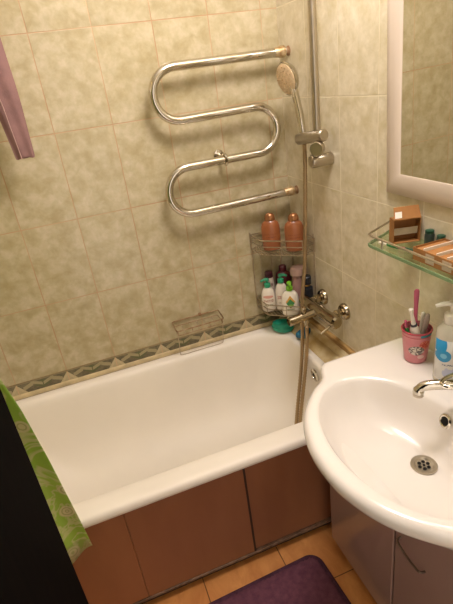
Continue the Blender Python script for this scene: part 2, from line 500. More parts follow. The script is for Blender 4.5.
# brown sliding panel under the bath
apr = thing('bath_screen', 'brown laminate screen of sliding panels closing the front of the bathtub', 'bath screen', (-.80, -.70, 0))
def ap(a, b, n, m, bev=.002): return finish(n, box((a[0] + .80, a[1] + .70, a[2]), (b[0] + .80, b[1] + .70, b[2]), bev, 1), m, apr, angle=30)
ap((-1.60, -.716, .045), (-.9640, -.698, .4605), 'panel', M['apron'])
ap((-.9635, -.7165, .045), (-.576, -.698, .4605), 'panel', M['apron'])
ap((-.572, -.709, .045), (-.02, -.692, .4605), 'panel', M['apron'])
ap((-.580, -.718, .045), (-.5725, -.700, .4605), 'edge_strip', M['plinth'], .001)
ap((-1.60, -.721, .034), (-.02, -.694, .046), 'trim_rail', M['plinth_trim'], .003)
ap((-1.60, -.700, 0), (-.02, -.685, .032), 'plinth', M['plinth'])

# ------------------------------------------------------------------ towel warmer
tw = thing('towel_warmer', 'chrome serpentine heated towel rail on the back wall', 'towel rail', W(-.29, -.075, .55))
def arc(cx, cz, r, a0, a1, n=16): return [W(cx + r * math.cos(math.radians(a0 + (a1 - a0) * k / n)), -.075, cz + r * math.sin(math.radians(a0 + (a1 - a0) * k / n))) for k in range(n + 1)]
pts = [W(-.014, -.075, 1.056), W(-.10, -.075, 1.055)] + arc(-.434, .968, .0855, 90, 270) + arc(-.150, .805, .0825, 90, -90) + arc(-.437, .635, .0865, 90, 270) + [W(-.10, -.075, .552), W(-.014, -.075, .554)]
loc = Vector(tw.location)
def rel(pts, o): return [Vector(p) - o for p in pts]
finish('pipe', tube(rel(pts, loc), .0155, 16), M['chrome'], tw)
for z in (1.056, .554):
    b = Vector(W(0, -.075, z)) - loc
    finish('nut', axis_lathe([(.017, .018), (.0205, .020), (.0205, .034), (.018, .040), (.0165, .056), (.0155, .058)], b, (-1, 0, 0), 12), M['brass'], tw)
    finish('wall_collar', axis_lathe([(.017, .0), (.0165, .003), (.0125, .006), (.0125, .020)], b, (-1, 0, 0), 18), M['rust'], tw)
b = Vector(W(-.29, 0, .733)) - loc
bm = axis_lathe([(.021, .0), (.020, .006), (.009, .010), (.008, .05), (.008, .058)], b, (0, -1, -.14), 18)
rp = [Vector(W(-.29, -.075 + .0205 * math.cos(a), .7235 + .0205 * math.sin(a))) - loc for a in [2 * PI * k / 24 for k in range(24)]]
add_tube(bm, rp, .005, 8, True)
finish('bracket', bm, M['chrome'], tw)

# ------------------------------------------------------------------ shower rail, hand shower, hose, mixer
sr = thing('shower_rail', 'chrome vertical shower rail with sliding holder on the right wall', 'shower rail', W(0, -.345, .72))
loc = Vector(sr.location)
finish('rod', tube(rel([W(-.052, -.345, .69), W(-.052, -.345, 1.62)], loc), .0132, 16), M['satin'], sr)
finish('wall_bracket', axis_lathe([(.020, 0), (.022, .004), (.022, .076), (.019, .080)], Vector(W(0, -.345, .706)) - loc, (-1, 0, 0), 24), M['satin'], sr)
finish('wall_bracket', axis_lathe([(.020, 0), (.022, .004), (.022, .072), (.019, .076)], Vector(W(0, -.345, 1.60)) - loc, (-1, 0, 0), 24), M['satin'], sr)
bm = axis_lathe([(.016, 0), (.0195, .004), (.0195, .150), (.016, .155)], Vector(W(-.056, -.398, .792)) - loc, (-.08, 1, -.13), 24)
finish('holder', bm, M['satin'], sr)
finish('slider_knob', axis_lathe([(.012, 0), (.012, .02), (.023, .022), (.024, .042), (.021, .046)], Vector(W(-.050, -.362, .752)) - loc, (-.75, -.66, 0), 24), M['satin'], sr)

H0, H1 = Vector(W(-.054, -.258, .764)), Vector(W(-.058, -.220, .915))
hs = thing('hand_shower', 'chrome hand shower head hanging in the rail holder', 'hand shower', tuple(H0))
hp = smooth_path([H0 - H0, Vector((0, .006, .03)), Vector((0, .022, .09)), H1 - H0, Vector((-.006, .048, .178))], 5)
finish('handle', tube(hp, [.0095 + .0035 * min(1, i / 9) for i in range(len(hp))], 14), M['chrome'], hs)
fn = Vector((-.94, -.14, -.22)).normalized()
hc = Vector(W(-.070, -.190, .968)) - H0
finish('head', axis_lathe([(.012, -.026), (.030, -.022), (.048, -.013), (.0555, -.002), (.0555, .004), (.052, .006)], hc, fn, 32), M['chrome'], hs)
pl = finish('spray_plate', axis_lathe([(.002, .005), (.049, .005), (.050, .008), (.045, .010), (.002, .011)], hc, fn, 32), M['face_plate'], hs)
bm = bmesh.new()
t1 = fn.cross(Vector((0, 0, 1))).normalized(); t2 = fn.cross(t1)
for rr, nn in ((.013, 6), (.027, 11), (.040, 16)):
    for k in range(nn):
        a = 2 * PI * k / nn
        add_axis_lathe(bm, [(.0019, .0), (.0017, .0035), (.0008, .004)], hc + fn * .0103 + (t1 * math.cos(a) + t2 * math.sin(a)) * rr, fn, 6)
finish('nozzles', bm, M['brass'], pl)

hose_pts = [W(-.054, -.258, .754), W(-.055, -.258, .69), W(-.062, -.256, .555), W(-.076, -.255, .32), W(-.100, -.268, .20), W(-.118, -.285, .10), W(-.131, -.300, 0), W(-.157, -.321, -.128),
            W(-.206, -.360, -.29), W(-.236, -.390, -.385), W(-.239, -.402, -.404), W(-.229, -.402, -.388), W(-.195, -.372, -.29), W(-.148, -.340, -.128), W(-.128, -.334, 0), W(-.126, -.335, .070), W(-.126, -.335, .090)]
hb = bmesh.new()
hp = smooth_path(hose_pts, 26)
add_tube(hb, hp, [.0074 + .0006 * (1 if i % 2 else -1) for i in range(len(hp))], 9)
tag(finish('shower_hose', hb, M['hose'], angle=80), 'ribbed metal shower hose hanging past the mixer into the bathtub', 'hose')

mx = thing('bath_mixer', 'chrome wall-mounted bath mixer tap with diverter and lever', 'mixer tap', W(0, -.335, .14))
loc = Vector(mx.location)
finish('body', axis_lathe([(.015, -.02), (.0235, -.015), (.0250, 0), (.0232, .03), (.0232, .17), (.0255, .20), (.0255, .232), (.018, .240)], Vector(W(-.072, -.235, .132)) - loc, (0, -1, .02), 28), M['tap_chrome'], mx)
for y in (-.258, -.415):
    b = Vector(W(0, y, .142)) - loc
    finish('escutcheon', axis_lathe([(.0335, 0), (.0335, .006), (.028, .015), (.018, .018)], b, (-1, 0, 0), 28), M['tap_chrome'], mx)
    finish('union_nut', axis_lathe([(.012, .017), (.017, .024), (.018, .042), (.013, .046), (.012, .062)], b, (-1, 0, 0), 6), M['tap_chrome'], mx)
finish('spout', axis_lathe([(.0155, 0), (.0165, .01), (.0165, .04), (.0182, .05), (.0182, .120), (.0145, .124), (.0135, .114), (.002, .114)], Vector(W(-.080, -.335, .128)) - loc, (-1, 0, -.08), 24), M['tap_chrome'], mx)
finish('diverter_knob', axis_lathe([(.008, 0), (.008, .012), (.0125, .014), (.0125, .026), (.009, .030)], Vector(W(-.137, -.335, .134)) - loc, (0, 0, 1), 18), M['tap_chrome'], mx)
finish('hose_outlet', axis_lathe([(.010, 0), (.011, .01), (.009, .026)], Vector(W(-.126, -.335, .110)) - loc, (0, 0, -1), 16), M['tap_chrome'], mx)
lv = smooth_path([W(-.080, -.452, .132), W(-.105, -.464, .126), W(-.140, -.472, .114)], 4)
finish('lever', tube(rel(lv, loc), [.006 - .002 * i / len(lv) for i in range(len(lv))], 12), M['tap_chrome'], mx)

# ------------------------------------------------------------------ corner caddy and what stands in it
FOOT = [(-.200, -.010), (-.196, -.112), (-.068, -.226), (-.010, -.218)]
BACK = [(-.010, -.010)]
cd = thing('corner_caddy', 'two-tier wire shower caddy fixed in the corner over the bathtub', 'shower caddy', W(-.01, -.01, .04))
loc = Vector(cd.location)
def poly_path(poly, z, r=.018):
    out = []
    n = len(poly)
    for i in range(n):
        p, a, b = Vector(poly[i]), Vector(poly[i - 1]), Vector(poly[(i + 1) % n])
        d1, d2 = (a - p), (b - p)
        k = min(r, d1.length * .4, d2.length * .4)
        s, e = p + d1.normalized() * k, p + d2.normalized() * k
        for t in (0, .25, .5, .75, 1): 
            q = s * (1 - t) ** 2 + p * 2 * t * (1 - t) + e * t * t
            out.append(W(q.x, q.y, z))
    return out
def basket(zb, zt, name):
    poly = FOOT + BACK
    bm = bmesh.new()
    for z in (zt, (zt + zb) / 2 + .004, zb): add_tube(bm, rel(poly_path(poly, z), loc), .0022 if z != zt else .0028, 7, True)
    # floor wires run from the front edge to the back
    for k in range(1, 15):
        x = -.200 + .190 * k / 15
        yf = -.112 - (x + .196) / (.128) * .114 if x < -.068 else -.226 + (x + .068) * .138
        add_tube(bm, rel([W(x, -.010, zb), W(x, max(yf, -.224), zb)], loc), .0014, 6)
    # uprights at the corners and along the sides
    for x, y in FOOT + BACK + [(-.198, -.06), (-.132, -.169), (-.04, -.2222)]:
        add_tube(bm, rel([W(x, y, zb), W(x, y, zt)], loc), .0018, 6)
    return finish(name, bm, M['wire'], cd)
basket(.328, .388, 'basket')
basket(.050, .098, 'basket')
for x, y in ((-.198, -.008), (-.008, -.205), (-.008, -.008)):
    finish('upright', tube(rel([W(x, y, .045), W(x, y, .40)], loc), .0024, 8), M['wire'], cd)
for k in range(3):
    finish('back_wire', tube(rel([W(-.16 + .05 * k, -.007, .055), W(-.16 + .05 * k, -.007, .33)], loc), .0014, 6), M['wire'], cd)

BR = math.radians(-24)
def shampoo(x, y, label, rz):
    t = thing('shampoo_bottle', label, 'bottle', W(x, y, .3305), rz, 'copper bottles in the top basket')
    prof = [(.026, 0), (.034, .003), (.037, .012), (.0385, .05), (.0385, .085), (.0375, .102), (.0325, .117), (.0235, .125), (.0185, .128)]
    finish('body', lathe(prof, 32, sy=.58), M['copper'], t)
    finish('cap', lathe([(.0195, .1262), (.0215, .129), (.0215, .136), (.0195, .147), (.0135, .1545), (.005, .1575)], 28, sy=.78), M['copper_cap'], t)
shampoo(-.136, -.086, 'copper shampoo bottle at the left in the upper wire basket, farther from the hose', BR)
shampoo(-.066, -.158, 'copper shampoo bottle at the right in the upper basket, close to the hose', BR)

ZB = .0518
def pump(parent, z, m, reach=.026, s=1., direction=(-1, -.2)):
    d = Vector((*direction, 0)).normalized()
    c = lathe([(.010 * s, z), (.0125 * s, z + .002), (.0125 * s, z + .016 * s), (.009 * s, z + .018 * s), (.0045 * s, z + .020 * s), (.0045 * s, z + .026 * s)], 20)
    add_lathe(c, [(.008 * s, z + .026 * s), (.009 * s, z + .028 * s), (.009 * s, z + .034 * s), (.006 * s, z + .037 * s)], 18)
    p = [Vector((0, 0, z + .0315 * s)), d * reach * .6 * s + Vector((0, 0, z + .0325 * s)), d * reach * s + Vector((0, 0, z + .028 * s))]
    add_tube(c, smooth_path(p, 4), [.0062 * s - .0003 * i * s for i in range(9)], 10)
    return finish('pump', c, m, parent)
def pump_bottle(x, y, label, w, h, sy, mbody, mpump, rz, direction, s=1.1):
    t = thing('pump_bottle', label, 'bottle', W(x, y, ZB), rz, 'white pump bottles in the lower basket')
    prof = [(w * .80, 0), (w * .95, .004), (w, .016), (w, h * .45), (w * .97, h * .70), (w * .84, h * .86), (w * .58, h * .96), (w * .34, h)]
    finish('body', lathe(prof, 32, sy=sy), mbody, t)
    pump(t, h, mpump, .026, s, direction)
pump_bottle(-.171, -.077, 'white pump bottle with green pump and pink print, leftmost in the lower basket', .030, .112, .66, M['whitebottle_a'], M['pump_green'], BR, (-.95, -.3))
pump_bottle(-.116, -.098, 'white pump bottle with a green pump behind the lime-topped bottle', .027, .126, .62, M['whitebottle_b'], M['pump_green'], BR, (1, -.2))
pump_bottle(-.108, -.163, 'white bottle with lime pump and leaf diamond print, frontmost in the lower basket', .037, .112, .50, M['whitebottle_c'], M['pump_lime'], BR, (.15, -1.0), 1.1)
t = thing('cream_tube', 'white cream tube with a dark purple cap at the back of the lower basket', 'tube', W(-.142, -.036, ZB), BR)
bm = bmesh.new()
loops = []
for z, a, b in ((0, .026, .002), (.01, .026, .003), (.06, .024, .012), (.12, .020, .017), (.135, .018, .017), (.14, .010, .010)):
    loops.append([(a * math.cos(2 * PI * k / 24), b * math.sin(2 * PI * k / 24), z) for k in range(24)])
finish('body', loft(loops), M['tube'], t)
finish('cap', lathe([(.0165, .138), (.0175, .140), (.0165, .162), (.014, .164)], 22), M['purple_cap'], t)
t = thing('shampoo_bottle', 'dark maroon bottle deep in the corner of the lower basket', 'bottle', W(-.078, -.046, ZB), BR)
finish('body', lathe([(.028, 0), (.034, .004), (.035, .12), (.030, .145), (.016, .155)], 28, sy=.75), M['maroon'], t)
finish('cap', lathe([(.015, .154), (.017, .156), (.017, .176), (.013, .180)], 22), M['maroon'], t)
t = thing('shampoo_bottle', 'tall translucent mauve bottle with wide pale cap behind the shower hose', 'bottle', W(-.043, -.126, ZB), BR)
finish('body', lathe([(.024, 0), (.029, .004), (.030, .09), (.027, .150), (.026, .155)], 28, sy=.85), M['mauve'], t)
finish('cap', lathe([(.027, .154), (.036, .158), (.0365, .176), (.032, .190), (.018, .196)], 28, sy=.85), M['mauve_cap'], t)
t = thing('shampoo_bottle', 'narrow dark navy bottle with a gold band beside the tiled right wall', 'bottle', W(-.0385, -.190, ZB), BR)
finish('body', lathe([(.020, 0), (.0235, .003), (.0235, .118), (.010, .126)], 22), M['navy'], t)
finish('band', lathe([(.0105, .125), (.0135, .126), (.0135, .134), (.0105, .135)], 22), M['gold'], t)
finish('cap', lathe([(.0165, .1345), (.0185, .136), (.0185, .166), (.015, .170)], 22), M['navy'], t)

# green soap dish and blue sponge on the corner of the rim
t = thing('soap_box', 'teal green plastic soap box on the bathtub rim under the caddy', 'soap box', W(-.116, -.082, -.0650), math.radians(-38))
dish = [[(.048 * k * math.cos(2 * PI * i / 28), .034 * k * math.sin(2 * PI * i / 28), z) for i in range(28)] for k, z in ((.80, 0), (.95, .004), (1.04, .016), (1.08, .024), (1.02, .024), (.98, .020))]
finish('base', loft(dish), M['teal'], t)
lid = [[(.048 * k * math.cos(2 * PI * i / 28), .034 * k * math.sin(2 * PI * i / 28), z) for i in range(28)] for k, z in ((1.00, .0205), (1.02, .026), (.94, .040), (.74, .045), (.70, .042), (.2, .041))]
finish('lid', loft(lid), M['teal'], t)
t = box((-.036, -.022, 0), (.036, .022, .026), .008, 3)
o = finish('bath_sponge', t, M['blue'], loc=W(-.070, -.195, -.0525)); o.rotation_euler = (0, 0, .5)
tag(o, 'blue sponge at the corner of the bathtub beside the teal soap box', 'sponge')

# wire soap rack on the back wall
sd = thing('soap_rack', 'wire soap rack fixed on the back wall over the bathtub rim', 'soap rack', W(-.49, 0, .08))
loc = Vector(sd.location)
def ring4(x0, x1, y0, y1, z, r, zf=None):
    zf = z if zf is None else zf
    return [Vector((x, y, z + F0 if y > (y0 + y1) / 2 else zf + F0)) - loc for x, y, _ in rrect(x0, x1, y0, y1, r, 0, 3)]
bm = bmesh.new()
add_tube(bm, ring4(-.598, -.388, -.088, -.006, .086, .012, .078), .0029, 8, True)
add_tube(bm, ring4(-.593, -.393, -.084, -.006, .062, .012, .056), .0018, 8, True)
for x in (-.593, -.45, -.53, -.393): add_tube(bm, rel([W(x, -.086, .078), W(x, -.083, .056)], loc), .002, 6)
finish('rim', bm, M['wire_rust'], sd)
bm = bmesh.new()
for k in range(5): add_tube(bm, rel([W(-.56 + .135 * k / 4, -.006, .062), W(-.56 + .135 * k / 4, -.083, .056)], loc), .0012, 6)
finish('wire_base', bm, M['wire'], sd)
finish('hanging_bar', tube(rel(smooth_path([W(-.596, -.088, .077), W(-.598, -.090, .02), W(-.600, -.090, -.022), W(-.590, -.090, -.034), W(-.50, -.090, -.034), W(-.42, -.090, -.034), W(-.406, -.090, -.022), W(-.402, -.090, .02), W(-.392, -.088, .077)], 4), loc), .0017, 8), M['wire'], sd)
finish('wall_hook', axis_lathe([(.008, 0), (.008, .004), (.004, .006), (.004, .01)], Vector(W(-.47, 0, .086)) - loc, (0, -1, 0), 12), M['rust'], sd)

# ------------------------------------------------------------------ sink, vanity, tap
ZS = .220
CX, CY = -.308, -1.113
sk = thing('bathroom_sink', 'white ceramic sink with a round bulging front on the vanity cabinet', 'sink', (-.26, -1.13, F0 + .05))
loc = Vector(sk.location)
YA, YB = -.766, -1.464
def outline(n=160):
    """plan seen from (CX, CY): a straight ledge against the wall with a rounded bowl bulging out of it"""
    half = [(.0, -.519), (.05, -.516), (.10, -.503), (.15, -.483), (.20, -.450), (.25, -.401), (.272, -.368), (.288, -.346), (.302, -.335), (.320, -.330), (.334, -.326), (.344, -.314), (.349, -.296), (.349, -.20), (.349, -.10), (.349, -.003)]
    half = [(p.x, p.y + (.006 if p.y < -.34 else 0)) for p in smooth_path([(a, b, 0) for a, b in half], 4)]
    yc = (YA + YB) / 2
    poly = [(x, yc + d) for d, x in half[::-1]] + [(x, yc - d) for d, x in half[1:]]
    P = [Vector(p) for p in poly]; out = []
    for i in range(n):
        a = 2 * PI * i / n; d = Vector((math.cos(a), math.sin(a))); c = Vector((CX, CY)); best = None
        for p, q in zip(P, P[1:] + P[:1]):
            e = q - p; den = d.x * e.y - d.y * e.x
            if abs(den) < 1e-12: continue
            w = p - c; t = (w.x * e.y - w.y * e.x) / den; s = (w.x * d.y - w.y * d.x) / den
            if t > 0 and -1e-9 <= s <= 1 + 1e-9 and (best is None or t < best): best = t
        out.append(c + d * best)
    for _ in range(1):       # soften the corners a touch
        out = [(out[i - 1] + out[i] * 2 + out[(i + 1) % n]) / 4 for i in range(n)]
    return out
OUT = outline()
N = len(OUT)
ANG = [math.atan2(p.y - CY, p.x - CX) for p in OUT]
DR = Vector((-.235, -1.116))
def ell(a, b, cx, cy): return [Vector((cx + a * math.cos(t) * (1 if True else 1), cy + b * math.sin(t))) for t in [math.atan2(math.sin(g) * a, math.cos(g) * b) for g in ANG]]
def lerp(A, B, t): return [p * (1 - t) + q * t for p, q in zip(A, B)]
def inset(d):
    r = []
    for p in OUT:
        v = Vector((CX, CY)) - p
        q = p + v.normalized() * d
        q.x = min(q.x, -.003); r.append(q)
    return r
def base_loop():
    r = []
    for p in OUT: r.append(Vector((max(p.x, -.288), min(max(p.y, -1.438), -.792))))
    return r
BOWL = ell(.158, .238, CX, CY)
def at(loop, z): return [Vector((p.x, p.y, z + F0)) - loc for p in loop]
B0 = base_loop()
Ls = [at(B0, .052), at(lerp(B0, OUT, .18), .085), at(lerp(B0, OUT, .48), .135), at(lerp(B0, OUT, .80), .166), at(inset(.010), .178), at(inset(.003), .187),
      at(OUT, .198), at(inset(.0015), .208), at(inset(.006), .2155), at(inset(.014), ZS + .000), at(inset(.024), ZS + .001)]
mid = lerp(inset(.024), BOWL, .6)
Ls += [at(lerp(inset(.024), BOWL, .5), ZS), at(lerp(inset(.024), BOWL, .86), ZS - .0005), at(BOWL, ZS - .004)]
for s, d, c in ((.975, .012, .0), (.94, .030, .04), (.885, .055, .12), (.80, .082, .25), (.66, .104, .42), (.48, .118, .62), (.30, .1255, .82), (.135, .129, 1.)):
    cx, cy = CX + (DR.x - CX) * c, CY + (DR.y - CY) * c
    k = .5 + .5 * max(0, (s - .3) / .7)
    Ls.append(at([Vector((cx, cy)) + (p - Vector((CX, CY))) * s * (1 if s > .2 else 1) for p in BOWL], ZS - d))
finish('basin', loft(Ls, True, True), M['ceramic'], sk, angle=75)
d0 = Vector((DR.x, DR.y, F0 + ZS - .1285)) - loc
dr = finish('drain', lathe([(.030, 0), (.0315, .0025), (.0305, .0045), (.0225, .0040), (.0195, .0008), (.001, .0004)], 40, tuple(d0)), M['satin'], sk)
bm = bmesh.new()
for k in range(7):
    a = 2 * PI * k / 6; r = .0115 if k < 6 else 0
    add_lathe(bm, [(.0001, .0012), (.0044 if k < 6 else .003, .0012), (.0044 if k < 6 else .003, .0022), (.0001, .0022)], 12, (d0.x + r * math.cos(a), d0.y + r * math.sin(a), d0.z))
finish('drain_hole', bm, M['dark_hole'], dr)
ob = Vector((-.1615, -1.098, F0 + ZS - .034)) - loc
on = Vector((-1, 0, .34))
of = finish('overflow_ring', axis_lathe([(.010, -.002), (.0175, .0), (.018, .003), (.014, .005), (.0115, .004), (.0105, .0)], ob, on, 28), M['chrome'], sk)
finish('overflow_hole', axis_lathe([(.0001, .0), (.0112, .0), (.0112, .0012), (.0001, .0014)], ob, on, 20), M['dark_hole'], of)

fc = thing('basin_faucet', 'chrome single-lever basin faucet behind the sink bowl', 'faucet', (-.078, -1.150, F0 + ZS + .0008))
finish('body', lathe([(.026, 0), (.027, .004), (.023, .010), (.021, .03), (.021, .085), (.019, .092)], 28), M['chrome'], fc)
sp = smooth_path([(-.005, .004, .056), (-.045, .028, .070), (-.092, .056, .075), (-.128, .078, .070), (-.139, .085, .060), (-.141, .086, .050)], 5)
finish('spout', tube(sp, [.0150 - .0040 * min(1, i / 18) + (.002 if i > 20 else 0) for i in range(len(sp))], 16), M['chrome'], fc)
finish('aerator', lathe([(.0085, .040), (.0125, .042), (.0125, .053), (.011, .055)], 20, (-.141, .086, 0)), M['satin'], fc)
lev = lathe([(.019, .090), (.0215, .094), (.0215, .108), (.016, .120), (.006, .124)], 26)
lp = smooth_path([(-.012, .014, .108), (-.05, .030, .112), (-.095, .036, .114), (-.128, .030, .114), (-.136, .016, .113), (-.122, .002, .112), (-.085, -.004, .110), (-.045, -.004, .109), (-.014, -.008, .107)], 5)
add_tube(lev, lp, .0048, 10)
finish('lever', lev, M['chrome'], fc)

cb = thing('vanity_cabinet', 'pale two-door vanity cabinet under the white sink', 'cabinet', (-.16, -1.13, 0))
cl = Vector(cb.location)
def cbx(a, b, n, m, bev=.002, parent=cb): return finish(n, box(Vector(a) - cl, Vector(b) - cl, bev, 1), m, parent, angle=30)
bm = box(Vector((-.292, -1.470, .055)) - cl, Vector((-.005, -.790, .071)) - cl)
add_box(bm, Vector((-.292, -.806, .071)) - cl, Vector((-.005, -.790, .616)) - cl)
add_box(bm, Vector((-.292, -1.470, .071)) - cl, Vector((-.005, -1.454, .616)) - cl)
add_box(bm, Vector((-.012, -1.454, .071)) - cl, Vector((-.005, -.806, .616)) - cl)
add_box(bm, Vector((-.292, -1.454, .598)) - cl, Vector((-.012, -.806, .616)) - cl)
finish('carcass', bm, M['cabinet'], cb, smooth=False)
for y0, y1, yh in ((-1.1095, -.788, None), (-1.472, -1.1155, -1.127)):
    d = cbx((-.311, y0, .056), (-.2925, y1, .614), 'door', M['cabinet'], .003)
    if yh:
        hp = smooth_path([(-.311, -1.138, F0 - .095), (-.322, -1.139, F0 - .098), (-.327, -1.149, F0 - .100), (-.328, -1.181, F0 - .108), (-.327, -1.214, F0 - .112), (-.322, -1.223, F0 - .114), (-.311, -1.224, F0 - .116)], 4)
    else:
        hp = smooth_path([(-.311, -1.010, F0 - .116), (-.332, -1.011, F0 - .114), (-.339, -1.020, F0 - .112), (-.340, -1.052, F0 - .108), (-.339, -1.085, F0 - .100), (-.332, -1.094, F0 - .098), (-.311, -1.095, F0 - .095)], 4)
    if yh: finish('handle', tube(rel(hp, cl), .0030, 10), M['dark_metal'], d)
for x in (-.265, -.04):
    for y in (-.83, -1.43):
        finish('foot', lathe([(.019, 0), (.019, .006), (.013, .010), (.013, .040), (.022, .048), (.022, .0555)], 16, (x - cl.x, y - cl.y, 0)), M['rubber'], cb)

# cup with brushes, soap dispenser
ZT = F0 + ZS + .0008
CP = (-.078, -.888)
t = thing('toothbrush_cup', 'pink printed cup holding toothbrushes on the sink corner', 'cup', (*CP, ZT), math.radians(-30))
finish('body', lathe([(.027, 0), (.030, .003), (.0305, .008), (.0395, .097), (.0375, .097), (.0285, .007), (.002, .006)], 40), M['cup'], t)
finish('rim', lathe([(.0370, .0965), (.0405, .0955), (.0412, .0980), (.0405, .1000), (.0375, .1000), (.0365, .098)], 40, cap=False), M['cup_rim'], t)
def brush(label, foot, top, parts, name='toothbrush'):
    a, b = Vector((CP[0] + foot[0], CP[1] + foot[1], ZT + foot[2])), Vector((CP[0] + top[0], CP[1] + top[1], ZT + top[2]))
    t = thing(name, label, 'toothbrush', tuple(a), 0, 'toothbrushes in the pink cup')
    d = (b - a); L = d.length
    for n, prof, m in parts: finish(n, axis_lathe([(r, k * L) for r, k in prof], (0, 0, 0), d, 16), m, t)
    return t, d
brush('white electric toothbrush with a dark ring leaning left in the pink cup', (.006, -.010, .010), (-.032, -.010, .172),
      [('handle', [(.009, 0), (.012, .03), (.0125, .30), (.0115, .60), (.008, .66)], M['white_plastic']), ('ring', [(.0082, .655), (.0088, .66), (.0088, .69), (.0075, .695)], M['ring_dark']),
       ('neck', [(.0065, .69), (.0052, .80), (.0042, .93), (.006, .95), (.0062, .985), (.003, 1.0)], M['white_plastic'])])
t, d = brush('pink toothbrush standing tallest in the pink cup', (-.002, .004, .010), (.014, .024, .203),
      [('handle', [(.003, 0), (.006, .05), (.0065, .45), (.0052, .62), (.0055, .75), (.0070, .90), (.0070, .975), (.003, 1.0)], M['pink_plastic'])])
bm = bmesh.new(); q = d.normalized()
for k in range(7): add_axis_lathe(bm, [(.0035, 0), (.0035, .010)], q * (d.length * (.87 + .016 * k)), Vector((.8, .5, 0)), 7)
finish('bristles', bm, M['pink_plastic'], t)
brush('clear grey-handled toothbrush at the right in the pink cup', (.004, -.004, .011), (.026, -.010, .140),
      [('handle', [(.004, 0), (.006, .1), (.0075, .6), (.008, .85), (.006, .97), (.002, 1.0)], M['grey_clear'])])
brush('short pale brush standing behind the clear handle in the pink cup', (.010, .008, .012), (.030, .012, .134),
      [('handle', [(.003, 0), (.0045, .1), (.0045, .85), (.006, .9), (.005, .98), (.002, 1.0)], M['white_plastic'])])
brush('green-ended toothbrush with a pink neck at the left of the pink cup', (-.013, .002, .012), (-.031, .010, .128),
      [('handle', [(.0035, 0), (.005, .1), (.0055, .74), (.004, .80)], M['green_plastic']), ('neck', [(.004, .79), (.0034, .9), (.004, .98), (.0015, 1.0)], M['pink_plastic'])])

t = thing('soap_dispenser', 'clear liquid soap dispenser with blue label and white pump on the sink', 'soap dispenser', (-.078, -1.006, ZT), math.radians(-33))
prof = [(.029, 0), (.033, .003), (.0335, .01), (.0335, .142), (.031, .155), (.022, .167), (.015, .172)]
finish('bottle', lathe(prof, 36, sy=.86), M['soap_clear'], t)
n = 18
lab = [[(.0341 * math.cos(math.radians(-168 + 156 * i / n)), .86 * .0345 * math.sin(math.radians(-168 + 156 * i / n)), z) for i in range(n + 1)] for z in (.016, .05, .09, .132)]
lab2 = [[(x * .985, y * .985, z) for x, y, z in r] for r in lab]
bm = loft(lab, False, False, False)
o = finish('label', bm, M['soap_label'], t)
sol = o.modifiers.new('s', 'SOLIDIFY'); sol.thickness = .0006; sol.offset = -1
c = lathe([(.0165, .170), (.0180, .172), (.0180, .194), (.015, .197), (.006, .198), (.006, .218)], 26)
add_lathe(c, [(.010, .217), (.0115, .219), (.0115, .226), (.009, .229)], 20)
add_tube(c, smooth_path([(0, 0, .223), (-.022, -.004, .224), (-.040, -.007, .220)], 4), [.0068 - .0003 * i for i in range(9)], 12)
finish('pump', c, M['white_plastic'], t)

# ------------------------------------------------------------------ mirror
mr = thing('wall_mirror', 'wall mirror in a wide white frame on the right wall', 'mirror', W(0, -1.05, .64))
loc = Vector(mr.location)
mr.rotation_euler = (0, -.02, 0)      # hangs leaning a little forward
y0, y1, z0, z1 = -.652, -1.46, .640, 1.55
fw = .074
def frame_loop(d, x): return [Vector(W(x, y0 - d, z0 + d * .86)) - loc, Vector(W(x, y1 + d, z0 + d * .86)) - loc, Vector(W(x, y1 + d, z1 - d)) - loc, Vector(W(x, y0 - d, z1 - d)) - loc]
Lf = [frame_loop(.004, -.0005), frame_loop(0, -.003), frame_loop(.002, -.008), frame_loop(.020, -.017), frame_loop(.045, -.022), frame_loop(.066, -.0225), frame_loop(fw, -.020), frame_loop(fw + .001, -.012), frame_loop(fw, -.0005)]
bm = loft(Lf + [Lf[0]], False, False)
finish('frame', bm, M['frame'], mr, angle=28)
gl = box(Vector(W(-.0185, y1 + fw - .004, z0 + fw * .86 - .004)) - loc, Vector(W(-.003, y0 - fw + .004, z1 - fw + .004)) - loc)
finish('mirror_glass', gl, M['mirror'], mr, smooth=False)

# ------------------------------------------------------------------ glass shelf and what stands on it
sh = thing('glass_shelf', 'green-tinted glass shelf with wire rail under the mirror', 'shelf', W(0, -1.0, .53))
loc = Vector(sh.location)
def trap(x, ya, yb, z, d=0): return [Vector(W(p, q, z)) - loc for p, q in ((-.001, ya + .064 - d), (x + .022, ya + .012 - d), (x + .004, ya + .001 - d), (x, ya - .014), (x, yb + .014), (x + .004, yb - .001), (x + .022, yb - .012), (-.001, yb - .064))]
g = finish('glass', loft([trap(-.132, -.738, -1.36, .526), trap(-.132, -.738, -1.36, .534)]), M['shelf_glass'], sh, smooth=False)
bm = bmesh.new()
e0, e1 = trap(-.1325, -.737, -1.361, .5258), trap(-.1325, -.737, -1.361, .5342)
i0, i1 = trap(-.1300, -.7395, -1.3585, .5258), trap(-.1300, -.7395, -1.3585, .5342)
rows = [[bm.verts.new(p) for p in lp] for lp in (e0, e1, i1, i0)]
for r in range(4):
    A, B = rows[r], rows[(r + 1) % 4]
    for k in range(7): bm.faces.new((A[k], A[k + 1], B[k + 1], B[k]))
finish('glass_edge', bm, M['glass_edge'], g, smooth=False)
rp = [W(-.001, -.674, .560), W(-.08, -.712, .560), W(-.112, -.728, .560), W(-.126, -.738, .560), W(-.130, -.752, .560), W(-.130, -.78, .560), W(-.130, -1.05, .560), W(-.130, -1.32, .560), W(-.130, -1.348, .560), W(-.122, -1.362, .560), W(-.08, -1.386, .560), W(-.001, -1.424, .560)]
rail = tube(rel(rp, loc), .0032, 10)
for y in (-.80, -1.30): add_tube(rail, rel([W(-.130, y, .5335), W(-.130, y, .560)], loc), .0028, 8)
